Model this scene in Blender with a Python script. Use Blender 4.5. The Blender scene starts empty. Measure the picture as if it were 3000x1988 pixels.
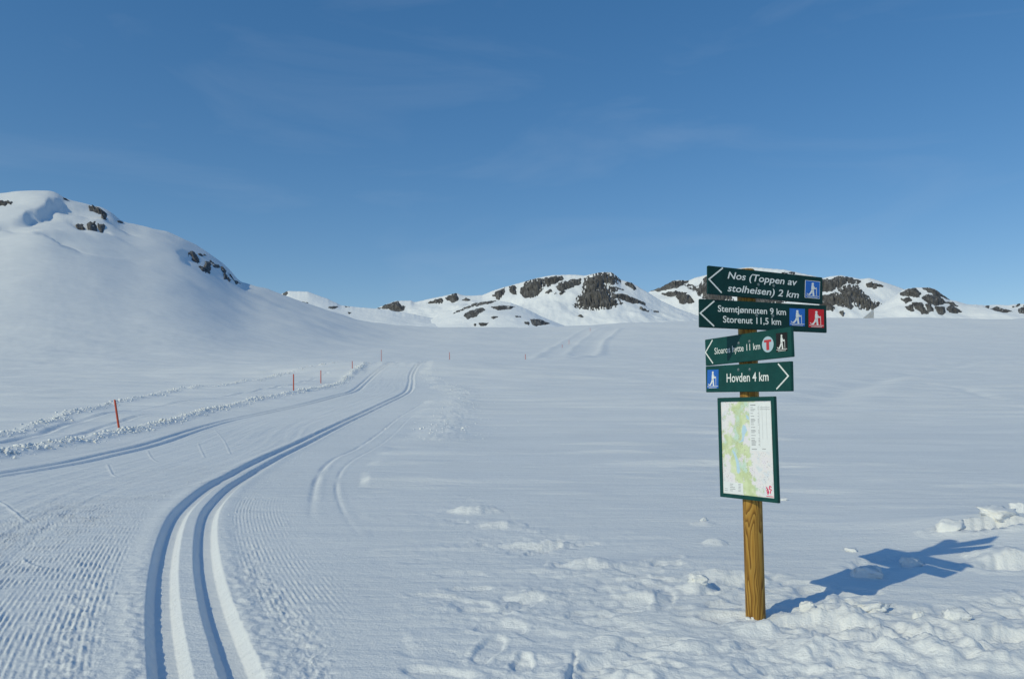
import bpy, bmesh, math, random
import numpy as np
from mathutils import Vector, Matrix, noise as mnoise

# ------------------------------------------------------------------ camera, sky, sun, exposure
F = 2250.0                       # focal length in photo pixels (3000 px wide)
HZ = 1205.0                      # photo row of the true horizon
TH = math.atan((HZ - 994.0) / F)
CT, ST = math.cos(TH), math.sin(TH)
EYE = 1.4
SUN_AZ = math.radians(-131.5)    # from +Y towards +X
SUN_EL = math.radians(32.3)

sc = bpy.context.scene
COL = sc.collection
cam_d = bpy.data.cameras.new('camera'); cam = bpy.data.objects.new('camera', cam_d); COL.objects.link(cam)
cam_d.sensor_width = 36.0; cam_d.lens = F / 3000.0 * 36.0
cam_d.clip_start = 0.05; cam_d.clip_end = 12000.0
cam.location = (0, 0, EYE); cam.rotation_euler = (math.pi / 2 + TH, 0, 0)
sc.camera = cam

world = bpy.data.worlds.new('World'); sc.world = world; world.use_nodes = True
wn, wl = world.node_tree.nodes, world.node_tree.links
wn.clear()
w_out = wn.new('ShaderNodeOutputWorld'); w_bg = wn.new('ShaderNodeBackground')
w_sky = wn.new('ShaderNodeTexSky'); w_sky.sky_type = 'NISHITA'; w_sky.sun_disc = False
w_sky.sun_elevation = SUN_EL; w_sky.sun_rotation = SUN_AZ % (2 * math.pi)
w_sky.altitude = 1100.0; w_sky.air_density = 1.0; w_sky.dust_density = 0.25; w_sky.ozone_density = 1.6
w_gam = wn.new('ShaderNodeGamma'); w_gam.inputs[1].default_value = 0.68
w_hsv = wn.new('ShaderNodeHueSaturation'); w_hsv.inputs['Saturation'].default_value = 1.62; w_hsv.inputs['Value'].default_value = 1.16; w_hsv.inputs['Hue'].default_value = 0.504
wl.new(w_sky.outputs[0], w_gam.inputs[0]); wl.new(w_gam.outputs[0], w_hsv.inputs['Color'])
# thin cirrus veils
w_tc = wn.new('ShaderNodeTexCoord'); w_map = wn.new('ShaderNodeMapping')
w_map.inputs['Rotation'].default_value = (0.0, math.radians(-32), 0.0); w_map.inputs['Scale'].default_value = (1.6, 2.0, 7.5)
w_no = wn.new('ShaderNodeTexNoise'); w_no.inputs['Scale'].default_value = 1.7; w_no.inputs['Detail'].default_value = 7.0
w_no.inputs['Roughness'].default_value = 0.55; w_no.inputs['Distortion'].default_value = 0.6
w_rm = wn.new('ShaderNodeMapRange'); w_rm.inputs['From Min'].default_value = 0.5; w_rm.inputs['From Max'].default_value = 0.95
w_rm.inputs['To Max'].default_value = 0.17
w_mx = wn.new('ShaderNodeMix'); w_mx.data_type = 'RGBA'; w_mx.inputs['B'].default_value = (3.2, 3.8, 4.6, 1)
wl.new(w_tc.outputs['Generated'], w_map.inputs['Vector']); wl.new(w_map.outputs[0], w_no.inputs['Vector'])
wl.new(w_no.outputs['Fac'], w_rm.inputs['Value']); wl.new(w_rm.outputs[0], w_mx.inputs['Factor'])
wl.new(w_hsv.outputs[0], w_mx.inputs['A']); wl.new(w_mx.outputs['Result'], w_bg.inputs['Color'])
w_bg.inputs['Strength'].default_value = 0.15
wl.new(w_bg.outputs[0], w_out.inputs[0])

sun_d = bpy.data.lights.new('sun', 'SUN'); sun_d.energy = 2.16; sun_d.angle = math.radians(0.5); sun_d.color = (1.0, 0.945, 0.65)
sun = bpy.data.objects.new('sun', sun_d); COL.objects.link(sun)
sdir = Vector((math.sin(SUN_AZ) * math.cos(SUN_EL), math.cos(SUN_AZ) * math.cos(SUN_EL), math.sin(SUN_EL)))
sun.rotation_euler = sdir.to_track_quat('Z', 'Y').to_euler(); sun.location = (-20, -20, 30)

vs = sc.view_settings
vs.view_transform = 'Standard'; vs.look = 'None'; vs.exposure = 0.0; vs.gamma = 1.0; vs.use_curve_mapping = False
sc.cycles.max_bounces = 5; sc.cycles.diffuse_bounces = 3; sc.cycles.glossy_bounces = 2

rng = np.random.default_rng(7); random.seed(7)

# ------------------------------------------------------------------ small numeric helpers
def ray(x, y):
    u = (x - 1500.0) / F; v = (994.0 - y) / F
    return np.array([u, CT - ST * v, ST + CT * v])

def pchip(xk, yk):
    xk = np.asarray(xk, float); yk = np.asarray(yk, float)
    h = np.diff(xk); dl = np.diff(yk) / h; m = np.zeros_like(yk)
    m[0], m[-1] = dl[0], dl[-1]
    for i in range(1, len(xk) - 1):
        if dl[i - 1] * dl[i] > 0:
            w1, w2 = 2 * h[i] + h[i - 1], h[i] + 2 * h[i - 1]
            m[i] = (w1 + w2) / (w1 / dl[i - 1] + w2 / dl[i])
    def f(x):
        x = np.asarray(x, float)
        i = np.clip(np.searchsorted(xk, x) - 1, 0, len(h) - 1)
        t = (x - xk[i]) / h[i]
        tc = np.clip(t, 0, 1)
        r = ((2*tc**3 - 3*tc**2 + 1) * yk[i] + (tc**3 - 2*tc**2 + tc) * h[i] * m[i]
             + (-2*tc**3 + 3*tc**2) * yk[i+1] + (tc**3 - tc**2) * h[i] * m[i+1])
        r = r + np.where(t > 1, (x - xk[-1]) * m[-1], 0) + np.where(t < 0, (x - xk[0]) * m[0], 0)
        return r
    return f

def _hash(ix, iy, seed):
    h = (ix.astype(np.int64) * 374761393 + iy.astype(np.int64) * 668265263 + seed * 1274126177) & 0xffffffff
    h = ((h ^ (h >> 13)) * 1274126177) & 0xffffffff
    return (h ^ (h >> 16)) & 0xffffffff

def gnoise(x, y, seed=0):
    """2-D gradient noise, about -1..1"""
    ix = np.floor(x); iy = np.floor(y); fx = x - ix; fy = y - iy
    ux = fx*fx*fx*(fx*(fx*6-15)+10); uy = fy*fy*fy*(fy*(fy*6-15)+10)
    def g(dx, dy):
        a = _hash(ix + dx, iy + dy, seed) * (2 * math.pi / 4294967296.0)
        return np.cos(a) * (fx - dx) + np.sin(a) * (fy - dy)
    n0 = g(0, 0); n1 = g(1, 0); n2 = g(0, 1); n3 = g(1, 1)
    a = n0 + ux * (n1 - n0); b = n2 + ux * (n3 - n2)
    return 1.5 * (a + uy * (b - a))

def fbm(x, y, oct=4, seed=0, gain=0.5):
    r = 0; a = 1.0
    for k in range(oct):
        r = r + a * gnoise(x * 2**k + 17.3*k, y * 2**k - 9.1*k, seed + k); a *= gain
    return r

def sstep(a, b, x):
    t = np.clip((x - a) / (b - a), 0, 1); return t*t*(3 - 2*t)

def poly_sd(px, py, poly):
    """signed distance to a polygon, positive inside"""
    P = np.asarray(poly, float); n = len(P)
    d = np.full(px.shape, 1e18); ins = np.zeros(px.shape, bool)
    for i in range(n):
        ax, ay = P[i]; bx, by = P[(i + 1) % n]
        ex, ey = bx - ax, by - ay; wx, wy = px - ax, py - ay
        t = np.clip((wx*ex + wy*ey) / (ex*ex + ey*ey + 1e-12), 0, 1)
        d = np.minimum(d, (wx - ex*t)**2 + (wy - ey*t)**2)
        if abs(by - ay) > 1e-9:
            c = ((ay > py) != (by > py)) & (px < ex * (py - ay) / ey + ax)
            ins ^= c
    d = np.sqrt(d)
    return np.where(ins, d, -d)

def catmull(pts, per=6):
    P = np.asarray(pts, float); P = np.vstack([2*P[0]-P[1], P, 2*P[-1]-P[-2]]); out = []
    for i in range(1, len(P) - 2):
        p0, p1, p2, p3 = P[i-1], P[i], P[i+1], P[i+2]
        for k in range(per):
            t = k / per
            out.append(0.5*((2*p1) + (-p0+p2)*t + (2*p0-5*p1+4*p2-p3)*t*t + (-p0+3*p1-3*p2+p3)*t**3))
    out.append(P[-2]); return np.array(out)

def line_sd(X, Y, pts, maxd):
    """signed distance (positive right of travel) to a polyline; only evaluated near it"""
    P = np.asarray(pts, float)
    best = np.full(X.shape, maxd); sgn = np.ones(X.shape); arc = np.zeros(X.shape); acc = 0.0
    for i in range(len(P) - 1):
        ax, ay = P[i]; bx, by = P[i+1]; L = math.hypot(bx-ax, by-ay)
        if L < 1e-6: continue
        m = np.nonzero((X > min(ax, bx)-maxd) & (X < max(ax, bx)+maxd) & (Y > min(ay, by)-maxd) & (Y < max(ay, by)+maxd))[0]
        if len(m):
            wx, wy = X[m]-ax, Y[m]-ay; ex, ey = bx-ax, by-ay
            t = np.clip((wx*ex+wy*ey)/(L*L), 0, 1)
            dd = np.hypot(wx-ex*t, wy-ey*t)
            k = dd < best[m]; mm = m[k]
            best[mm] = dd[k]; sgn[mm] = np.where((wy*ex - wx*ey)[k] > 0, -1.0, 1.0); arc[mm] = acc + t[k]*L
        acc += L
    return best * sgn, arc

# ------------------------------------------------------------------ terrain: a long snow slope, the hill on its left, a far crest
base_prof = pchip([-60, 0, 10, 26, 44, 65, 93, 144, 258, 420], [-2.6, -1.4, -1.10, -0.58, 1.05, 2.6, 5.5, 10.0, 21.6, 44.0])
RIDGE = np.array([(-1500,900),(-900,760),(-300,590),(0,565),(60,562),(110,563),(140,570),(157,582),(195,590),(258,602),(275,605),(310,620),(330,640),(380,650),
    (420,655),(470,668),(520,690),(560,715),(600,740),(640,770),(670,795),(690,820),(702,827),(760,842),(830,865),(900,888),(963,912),
    (1054,940),(1150,951),(1270,958),(1343,956),(1528,960),(1658,955),(1824,945),(1972,939),(2422,929),(2657,925),(3000,922),(4500,915)], float)
RSM = np.array([(-1500,900),(-900,760),(-300,600),(0,570),(110,575),(200,600),(330,645),(430,665),(520,700),(600,748),(690,812),(760,842),
    (830,865),(900,888),(963,912),(1054,940),(1150,951),(1270,958),(1343,956),(1528,960),(1658,955),(1824,945),(1972,939),(2422,929),(2657,925),(3000,922),(4500,915)], float)
def el_of(py):
    v = (994.0 - py) / F; return (ST + CT*v) / (CT - ST*v)
def ridge_Y(u): return np.interp(u, [-1500, 0, 700, 1270, 1700, 4500], [265, 285, 350, 420, 430, 430])
def hill_Y0(u): return np.interp(u, [-1500, 0, 700, 1270, 4500], [85, 95, 110, 150, 150])

_ug = np.linspace(-1500, 4500, 601)
def gsm(a, sig):
    k = np.arange(-3*sig, 3*sig+1); w = np.exp(-.5*(k/sig)**2); w /= w.sum()
    return np.convolve(np.pad(a, 3*sig, mode='edge'), w, 'valid')
_Yr = gsm(ridge_Y(_ug), 16); _Y0 = gsm(hill_Y0(_ug), 16)
_py_raw = gsm(np.interp(_ug, RIDGE[:, 0], RIDGE[:, 1]), 1)
_py_t = gsm(_py_raw, 5)
def shape_S(q):
    qq = np.clip(q, 0, 1)
    s = 0.62*qq**1.7 + 0.38*(qq*qq*(3-2*qq))
    return np.where(q > 1, 1 - 0.9*(q-1), s)
_A = el_of(_py_t) * _Yr - base_prof(_Yr)
_q = np.linspace(0.3, 1.3, 101)
for _it in range(4):
    YY = _Y0[:, None] + _q[None]*(_Yr-_Y0)[:, None]
    Z = base_prof(np.minimum(YY, _Yr[:, None])) + _A[:, None]*shape_S(_q)[None]
    mx = (Z / YY).max(1)
    _A = _A + (el_of(_py_t) - mx) * _Yr
_D = (el_of(_py_raw) - el_of(_py_t)) * _Yr
def u_of(X, Y):
    Ys = np.maximum(Y, 0.25*np.abs(X) + 0.3)
    return np.clip(1500 + F * X / Ys, -1500, 4500)      # close enough to the photo column

def terrain(X, Y):
    """height relative to the eye"""
    u = u_of(X, Y); Yr = np.interp(u, _ug, _Yr); Y0 = np.interp(u, _ug, _Y0); A = np.interp(u, _ug, _A)
    q = (Y - Y0) / (Yr - Y0)
    back = np.maximum(Y - Yr, 0)
    z = base_prof(np.minimum(Y, Yr)) + np.where(q > 0, A*shape_S(np.clip(q, 0, 1.35)), 0) - 0.25*np.maximum(back - 0.3*(Yr-Y0), 0)*np.exp(-back/900.)*0.5
    z = z + np.interp(u, _ug, _D)*sstep(.80, .97, q)
    # rise that the groomed trail climbs before it drops out of sight
    xc = -0.157*Y
    z = z + 0.95*np.exp(-((Y-79)/np.where(Y < 79, 8.5, 9.5))**2) * np.exp(-((X-xc-1.0)/np.where(X < xc+1, 15., 17.))**2)
    return z

def ground_hit(x, y, far=600.0):
    """first point where the photo ray meets the terrain"""
    d = ray(x, y)
    s = np.concatenate([np.linspace(0.8, 12, 600), np.geomspace(12, far, 2500)[1:]])
    g = terrain(d[0]*s, d[1]*s) - d[2]*s
    k = np.nonzero(g > 0)[0]
    if len(k) == 0:
        k0 = np.argmax(g); return d*s[k0]
    i = k[0]; 
    if i == 0: return d*s[0]
    a = g[i-1]/(g[i-1]-g[i]); t = s[i-1] + a*(s[i]-s[i-1])
    return d*t
def trace(pts, per=5, ext=None):
    P = catmull(pts, per); return np.array([ground_hit(*p)[:2] for p in P])

MAIN = trace([(700,2330),(650,2150),(605,1988),(567,1831),(546,1700),(545,1625),(553,1550),(577,1494),(630,1437),(693,1396),(788,1343),(882,1299),(977,1252),
    (1071,1208),(1134,1178),(1180,1156),(1198,1142),(1204,1120),(1205,1101),(1213,1082),(1226,1068),(1250,1061)])
LEFT = trace([(-500,1455),(-250,1425),(0,1389),(189,1358),(315,1331),(441,1301),(567,1260),(662,1233),(756,1213),(882,1186),(977,1161),(1036,1145),
    (1065,1123),(1096,1095),(1128,1072),(1155,1062)])
OLD1 = trace([(925,1540),(911,1504),(914,1466),(923,1416),(945,1372),(983,1340),(1040,1315),(1103,1274),(1166,1224),(1235,1183),(1267,1161)])
OLD2 = trace([(1080,1590),(1033,1542),(1002,1491),(985,1435),(996,1384),(1033,1347),(1103,1309),(1153,1271),(1197,1227),(1250,1190)])
WR1 = trace([(-400,1400),(0,1338),(126,1314),(252,1291),(353,1270),(504,1236),(630,1202),(788,1167),(882,1148),(983,1128),(1033,1095),(1071,1069)])
WR2 = trace([(-300,1335),(0,1277),(126,1246),(252,1208),(353,1183),(473,1154),(567,1135),(725,1117),(882,1085),(1008,1066)])
OT1 = trace([(-200,1330),(63,1284),(160,1255),(271,1228),(400,1205),(530,1182),(662,1162),(882,1120),(960,1095)])
OT2 = trace([(-200,1350),(90,1306),(240,1268),(378,1230),(520,1212)])
WR3 = trace([(1246,1092),(1290,1122),(1355,1152),(1330,1210),(1290,1290)])
FAR1 = trace([(1600,1053),(1665,1052),(1735,1045),(1758,1036),(1768,1005),(1790,985),(1818,962)])
FAR2 = trace([(1560,1050),(1600,1030),(1650,1000),(1710,965),(1745,957)])
FAR3 = trace([(1660,1040),(1690,1010),(1740,970),(1780,955)])
FARM = trace([(1690,1046),(1715,1030),(1735,1005),(1765,980),(1800,958)])
TRAIL = [(-900,2600),(-900,1480),(-400,1405),(0,1345),(126,1321),(252,1299),(353,1279),(504,1244),(630,1210),(788,1174),(882,1155),(990,1133),(1040,1098),(1075,1066),
    (1160,1058),(1258,1058),(1250,1090),(1285,1150),(1190,1270),(1075,1385),(1060,1500),(1130,1700),(1250,1988),(1450,2600)]
RUT = trace([(2340,1190),(2480,1140),(2620,1098),(2760,1075),(2900,1055),(3000,1045),(3200,1030)])
RUT2 = trace([(2720,1122),(2800,1135),(2870,1155),(2920,1172)])
CRACK = trace([(1688,1900),(1684,1930),(1672,1965),(1664,1995)], 4)
SCR = [trace(p, 4) for p in ([(633,1259),(660,1290),(678,1328)], [(585,1300),(594,1320),(603,1338)], [(437,1322),(450,1342),(465,1352)], [(320,1360),(332,1385),(345,1395)],
    [(-10,1460),(35,1486),(80,1524)], [(80,1640),(105,1652),(135,1662)], [(350,1738),(375,1740),(400,1741)], [(520,1747),(550,1752),(585,1757)])]

# footprints and kicks in the trampled snow, metres
FOOT = []
def px_foot(x, y, ang, L, W, D): FOOT.append((*ground_hit(x, y)[:2], ang, L, W, D))
for k in range(230):
    t = rng.random()
    x = 1250 + 1900*rng.random(); lo = np.interp(x, [1250, 1700, 2200, 2700, 3150], [1500, 1585, 1680, 1750, 1750])
    y = lo + (2150-lo)*rng.random()**1.25
    px_foot(x, y, rng.uniform(-0.5, 0.5) + (0 if rng.random() < .8 else 1.2), rng.uniform(.11, .26), rng.uniform(.05, .11), rng.uniform(.005, .018))
for (x, y, a, L, W, D) in [(2600,1650,.5,.40,.2,.03),
        (2900,1572,.1,.5,.16,.09),(2650,1870,.2,.3,.14,.025),(2370,1830,.3,.25,.13,.02),(2960,1660,.2,.3,.15,.06),(2560,1850,.0,.3,.14,.025)]:
    px_foot(x, y, a, L, W, D)
MOUND = []
BANK = ground_hit(2960, 1560)
for (x, y, rx, ry, h) in [(1390,1497,.26,.16,.075),(1570,1598,.42,.12,.05),(2140,1688,.4,.12,.05),(1715,1655,.26,.12,.05),(2050,1722,.16,.1,.05),(1890,1748,.2,.1,.045),
        (1560,1745,.2,.1,.045),(1470,1540,.25,.12,.05),(2440,1800,.2,.16,.03),(2560,1835,.24,.18,.03),(2830,1830,.3,.17,.04),(2960,1640,.3,.2,.08),(2700,1910,.3,.16,.06),
        (2910,1925,.34,.18,.06),(2250,1838,.22,.12,.035),(1770,1880,.16,.09,.03),(2010,1895,.2,.1,.03),(2400,1900,.3,.15,.05),(2090,1590,.12,.08,.05),(2060,1535,.12,.06,.04)]:
    g = ground_hit(x, y); MOUND.append((g[0], g[1], rx, ry, h))

def surface(X, Y):
    """terrain plus every relief of the snow; returns z (eye relative) and the groomed mask"""
    z = terrain(X, Y)
    rho = np.hypot(X, Y)
    dep = np.maximum(0.0012, rho*rho*2.0/(1.45*F)); dep = np.where(Y > 26, np.maximum(0.45, rho*0.006), dep)   # mesh spacing in depth
    lat = rho*2.6/F
    def lod(lam, sp): return np.clip(lam/(2.2*sp) - 0.6, 0, 1)
    pxx = 1500 + F*X/np.maximum(Y*CT + z*ST, .3); pyy = 994 - F*(z*CT - Y*ST)/np.maximum(Y*CT + z*ST, .3)
    front = Y > 0.8
    near = np.nonzero(front & (rho < 130))[0]
    groom = np.zeros_like(X)
    wob = 9*gnoise(X*0.9, Y*0.9, 5)
    groom[near] = sstep(-14, 22, poly_sd(pxx[near], pyy[near], TRAIL) + wob[near]) if len(near) else 0
    wild = 1 - groom
    plain = wild * np.where(rho < 500, 1, 0)
    # broad undulation and wind crust
    z = z + wild*np.clip((rho-8)/30, 0, 1)*0.22*fbm(X*.035, Y*.03, 3, 40)*np.clip(rho/60, .2, 1.6)
    z = z + np.clip((Y-140)/120, 0, 1)*(1 - .7*sstep(900, 1400, u_of(X, Y)))*1.1*fbm(X*.02, Y*.02, 4, 71, .48)
    q = 0.35 + 0.65*sstep(-.25, .5, fbm(X*.11, Y*.13, 2, 61))
    z = z + plain*q*(0.012*lod(.5, dep)*fbm(X*.75 + .25*Y, Y*2.3, 3, 11, .55))
    z = z + plain*0.14*lod(3.0, dep)*np.clip((rho-10)/40, 0, 1)*(1-sstep(200, 420, rho))*fbm(X*.09, Y*.30, 3, 15, .55)
    q = q*(1 + .7*np.exp(-((pxx-1290)/150)**2)*np.exp(-((pyy-1330)/130)**2)*front)
    st = np.maximum(0, gnoise(X*.55 + .2*Y, Y*2.1, 21) - .28)
    z = z + plain*0.07*lod(.45, dep)*q*st
    st2 = np.maximum(0, gnoise(X*.22, Y*.8, 24) - .3)
    z = z + plain*0.24*lod(1.2, dep)*q*st2*np.clip(rho/18, 0, 1)
    # trampled, kicked-up snow round the signpost
    tr = np.zeros_like(X)
    if len(near):
        lo = np.interp(pxx[near], [900, 1300, 1500, 1700, 2200, 2300, 2500, 2800, 3200], [1420, 1440, 1490, 1570, 1650, 1735, 1745, 1740, 1700])
        tr[near] = sstep(-35, 60, pyy[near] - lo + 45*gnoise(X[near]*1.3, Y[near]*1.3, 33)) * wild[near] * sstep(1080, 1480, pxx[near] + 60*gnoise(X[near]*1.5, Y[near]*1.5, 35)) * (.35 + .65*sstep(-.35, .35, fbm(X[near]*.9, Y[near]*1.3, 2, 37)))
    big = np.zeros_like(X); big[near] = sstep(2150, 2550, pxx[near])*sstep(1720, 1800, pyy[near]) if len(near) else 0
    m = np.nonzero(tr > 0.001)[0]
    if len(m):
        x, y, w, b = X[m], Y[m], tr[m], big[m]
        n1 = fbm(x*2.6+.4*y, y*4.2, 4, 51, .55); n2 = fbm(x*6+.5*y, y*8.5, 3, 53, .55)
        z[m] += w*(0.005 + 0.008*b)*fbm(x*1.8+.3*y, y*3.2, 3, 45, .5)*lod(.3, dep[m])
        z[m] += w*(0.009 + 0.016*b)*(sstep(-.15, .25, n1) + .6*sstep(.3, .55, n1) - .62)*lod(.2, dep[m])
        z[m] += w*(0.004 + 0.006*b)*sstep(.1, .4, n2)*lod(.1, dep[m])
        z[m] += w*(0.002 + .004*b)*fbm(x*12, y*17, 2, 55)*lod(.06, dep[m])
        fsel = np.maximum(0, gnoise(x*6.5, y*8.5, 57) - .25)
        z[m] += w*(.014+.010*b)*fsel*lod(.1, dep[m])
    for (fx, fy, a, L, W, D) in FOOT:
        m = np.nonzero((np.abs(X-fx) < 2.2*L) & (np.abs(Y-fy) < 2.2*L))[0]
        if not len(m): continue
        c, s = math.cos(a), math.sin(a); x, y = X[m]-fx, Y[m]-fy
        e = np.sqrt(((x*c+y*s)/L)**2 + ((-x*s+y*c)/W)**2) + .22*gnoise(X[m]*9, Y[m]*9, 63)
        z[m] += -D*(1-sstep(.75, 1.05, e)) + .28*D*np.exp(-((e-1.25)/.2)**2)
    for (fx, fy, rx, ry, h) in MOUND:
        m = np.nonzero((np.abs(X-fx) < 2*rx) & (np.abs(Y-fy) < 3*ry))[0]
        if not len(m): continue
        e = np.sqrt(((X[m]-fx)/rx)**2 + ((Y[m]-fy)/ry)**2) + .35*fbm(X[m]*6, Y[m]*8, 2, 67)
        z[m] += h*np.clip(1.15-e, 0, 1)**.8
    gb = BANK; z = z + .15*np.exp(-((X-gb[0])/.95)**2 - ((Y-gb[1])/.8)**2)
    # main ski track: two pressed grooves, groomer corduroy either side
    d, arc = line_sd(X, Y, MAIN, 7.0)
    m = np.nonzero(np.abs(d) < 6.9)[0]
    if len(m):
        dd = d[m] + .012*gnoise(arc[m]*.5, arc[m]*0, 81); g = groom[m]; x, y = X[m], Y[m]; r = rho[m]
        SEP = 0.315
        e = np.minimum(np.abs(dd-SEP/2), np.abs(dd+SEP/2)) + .004*gnoise(x*22, y*22, 83)*lod(.045, dep[m])
        ends = (1-sstep(86, 92, y))
        z[m] -= .060*np.clip((.104-e)/.056, 0, 1)*ends
        side = np.abs(dd) - SEP/2
        z[m] += .010*np.exp(-((side-.16)/.09)**2)*(1 + 1.3*gnoise(x*14, y*14, 84)*lod(.07, dep[m]))*ends
        # crumbs thrown up on both flanks
        cr = np.exp(-((dd-.50-.10*gnoise(arc[m]*.8, arc[m]*0+3, 85))/.13)**2) + .9*np.exp(-((dd+.62)/.16)**2)
        z[m] += cr*.011*np.maximum(-.3, fbm(x*13, y*13, 3, 86, .6))*lod(.08, dep[m])*1.3
        # corduroy
        ph = dd/.036*2*math.pi + .5*gnoise(x*1.2, y*1.2, 87)
        wob = .50 + .75*gnoise(x*5, y*5, 88) + .8*gnoise(dd*24, arc[m]*9, 89)
        ml = sstep(.42, .56, -dd)*(1-sstep(1.5, 2.5, -dd))*np.clip(.75+.7*gnoise(x*.7, y*.7, 90), 0, 1.1)*(1-.0*x)
        mr = sstep(.36, .46, dd)*(1-sstep(.80, 1.15, dd))*sstep(4.2, 5.6, y)*np.clip(.45+.9*gnoise(x*1.1, y*.9, 91), 0, 1)
        z[m] += (.0075*ml + .0055*mr)*np.sin(ph)*np.clip(wob, .0, 1.3)*g*np.clip(.036/(2.4*lat[m])-.35, 0, 1)
        z[m] += (ml+mr)*.0035*fbm(x*24, y*24, 2, 92)*g*lod(.05, dep[m])
        # faint longitudinal lines of old passes
        z[m] += g*.006*sstep(.8, 1.6, -dd)*fbm(dd*5.5, arc[m]*.12, 3, 93, .6)*np.clip(.15/(2.4*lat[m]), 0, 1)
    d, arc = line_sd(X, Y, LEFT, 4.0)
    m = np.nonzero(np.abs(d) < 3.9)[0]
    if len(m):
        dd = d[m]; e = np.minimum(np.abs(dd-.19), np.abs(dd+.19))
        z[m] -= .085*np.exp(-(e/.07)**2)
        z[m] += groom[m]*.006*fbm(dd*4, arc[m]*.1, 3, 95, .6)
    for ln, dpt, w in ((OLD1, .022, .04), (OLD2, .011, .028)):
        d, arc = line_sd(X, Y, ln, .5); m = np.nonzero(np.abs(d) < .45)[0]
        if len(m):
            L = arc.max(); fade = sstep(0, 3.0, arc[m])*(1-sstep(L-6, L, arc[m]))
            z[m] += fade*np.clip(.7+.8*gnoise(arc[m]*.9, arc[m]*0, 97), .1, 1.2)*(-dpt*np.exp(-(d[m]/w)**2) + .3*dpt*np.exp(-((d[m]-2.4*w)/(1.3*w))**2))
    for ln, h, w, sd in ((WR1, .13, .34, 101), (WR2, .10, .38, 103), (WR3, .07, .8, 105)):
        d, arc = line_sd(X, Y, ln, 3.0); m = np.nonzero(np.abs(d) < 2.9)[0]
        if len(m):
            n = .75 + .55*gnoise(arc[m]*1.1, d[m]*1.3, sd) + .5*np.abs(gnoise(arc[m]*4, d[m]*4, sd+1))
            z[m] += h*np.exp(-(d[m]/w)**2)*np.clip(n, .1, 2)*np.clip(arc[m]/3, 0, 1)
            z[m] += .03*np.exp(-(d[m]/(1.5*w))**2)*fbm(arc[m]*3.5, d[m]*5, 3, sd+7)*lod(.3, dep[m])
    for ln, dpt, w in ((OT1, .07, .12), (OT2, .06, .10)):
        d, arc = line_sd(X, Y, ln, 1.2); m = np.nonzero(np.abs(d) < 1.1)[0]
        if len(m): z[m] += (-dpt*np.exp(-(d[m]/w)**2) + .4*dpt*np.exp(-((np.abs(d[m])-.25)/.12)**2))*np.clip(.7+.9*gnoise(arc[m]*.35, arc[m]*0, 110), 0, 1.3)
    for ln, h, w in ((FAR1, .42, 1.3), (FAR2, .28, 1.3), (FAR3, .25, 1.2), (FARM, -.2, 2.2)):
        d, arc = line_sd(X, Y, ln, 9.0); m = np.nonzero(np.abs(d) < 8.9)[0]
        if len(m): z[m] += h*np.exp(-(d[m]/w)**2)*(.8+.5*gnoise(arc[m]*.2, arc[m]*0, 115))
    d, arc = line_sd(X, Y, RUT, 6.0); m = np.nonzero(np.abs(d) < 5.9)[0]
    if len(m): z[m] += (-.22*np.exp(-(d[m]/1.3)**2) + .08*np.exp(-((d[m]-2.2)/1.2)**2))*sstep(0, 6, arc[m])
    d, arc = line_sd(X, Y, RUT2, 3.0); m = np.nonzero(np.abs(d) < 2.9)[0]
    if len(m): z[m] += -.10*np.exp(-(d[m]/.5)**2)
    d, arc = line_sd(X, Y, CRACK, .3); m = np.nonzero(np.abs(d) < .29)[0]
    if len(m): z[m] -= .022*np.exp(-(d[m]/.012)**2)*sstep(0, .08, arc[m])*np.clip(.8+gnoise(arc[m]*9, arc[m]*0, 121), .1, 1.3)
    for ln in SCR:
        d, arc = line_sd(X, Y, ln, .3); m = np.nonzero(np.abs(d) < .29)[0]
        if len(m): z[m] += -.004*np.exp(-(d[m]/.016)**2) + .008*np.exp(-((d[m]-.03)/.018)**2)
    # wind scoops and cornices on the hill: lee sides drop away from the sun
    for poly, lee, h in HILLF:
        ln = HILLL[str(poly)]
        d, arc = line_sd(X, Y, ln, 60.0); m = np.nonzero(np.abs(d) < 59)[0]
        if len(m):
            L = arc.max() + 1e-6; t = arc[m]/L; dl = d[m]*lee + 2.2*fbm(X[m]*.06, Y[m]*.06, 3, 131)
            prof = .18*np.exp(-(dl/12)**2) - sstep(0, 3.5, dl)*np.exp(-np.maximum(dl, 0)/9)
            z[m] += h*prof*sstep(0, .2, t)*(1-sstep(.75, 1, t))
    return z, groom
HILLF = [([(172,584),(150,590),(120,600),(95,625),(60,642),(10,650)], -1, 4.8), ([(90,688),(130,700),(175,722),(235,748)], -1, 4.5), ([(-40,672),(20,675),(65,684)], -1, 3.0),
    ([(290,640),(330,660),(375,692)], -1, 3.4), ([(235,668),(300,685),(355,700)], -1, 3.2), ([(522,772),(530,745),(552,732)], 1, 1.8), ([(160,602),(210,622),(262,640)], -1, 4.0)]
HILLL = {}
for poly, _l, _h in HILLF:
    _t = trace(poly, 4); _t[:, 1] = np.polyval(np.polyfit(np.arange(len(_t)), _t[:, 1], 1), np.arange(len(_t)))
    _pp = catmull(poly, 4); _t[:, 0] = (_pp[:, 0]-1500)/F*_t[:, 1]*1.02
    HILLL[str(poly)] = _t; print('hill line', _t[0].round(), _t[-1].round())

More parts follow.
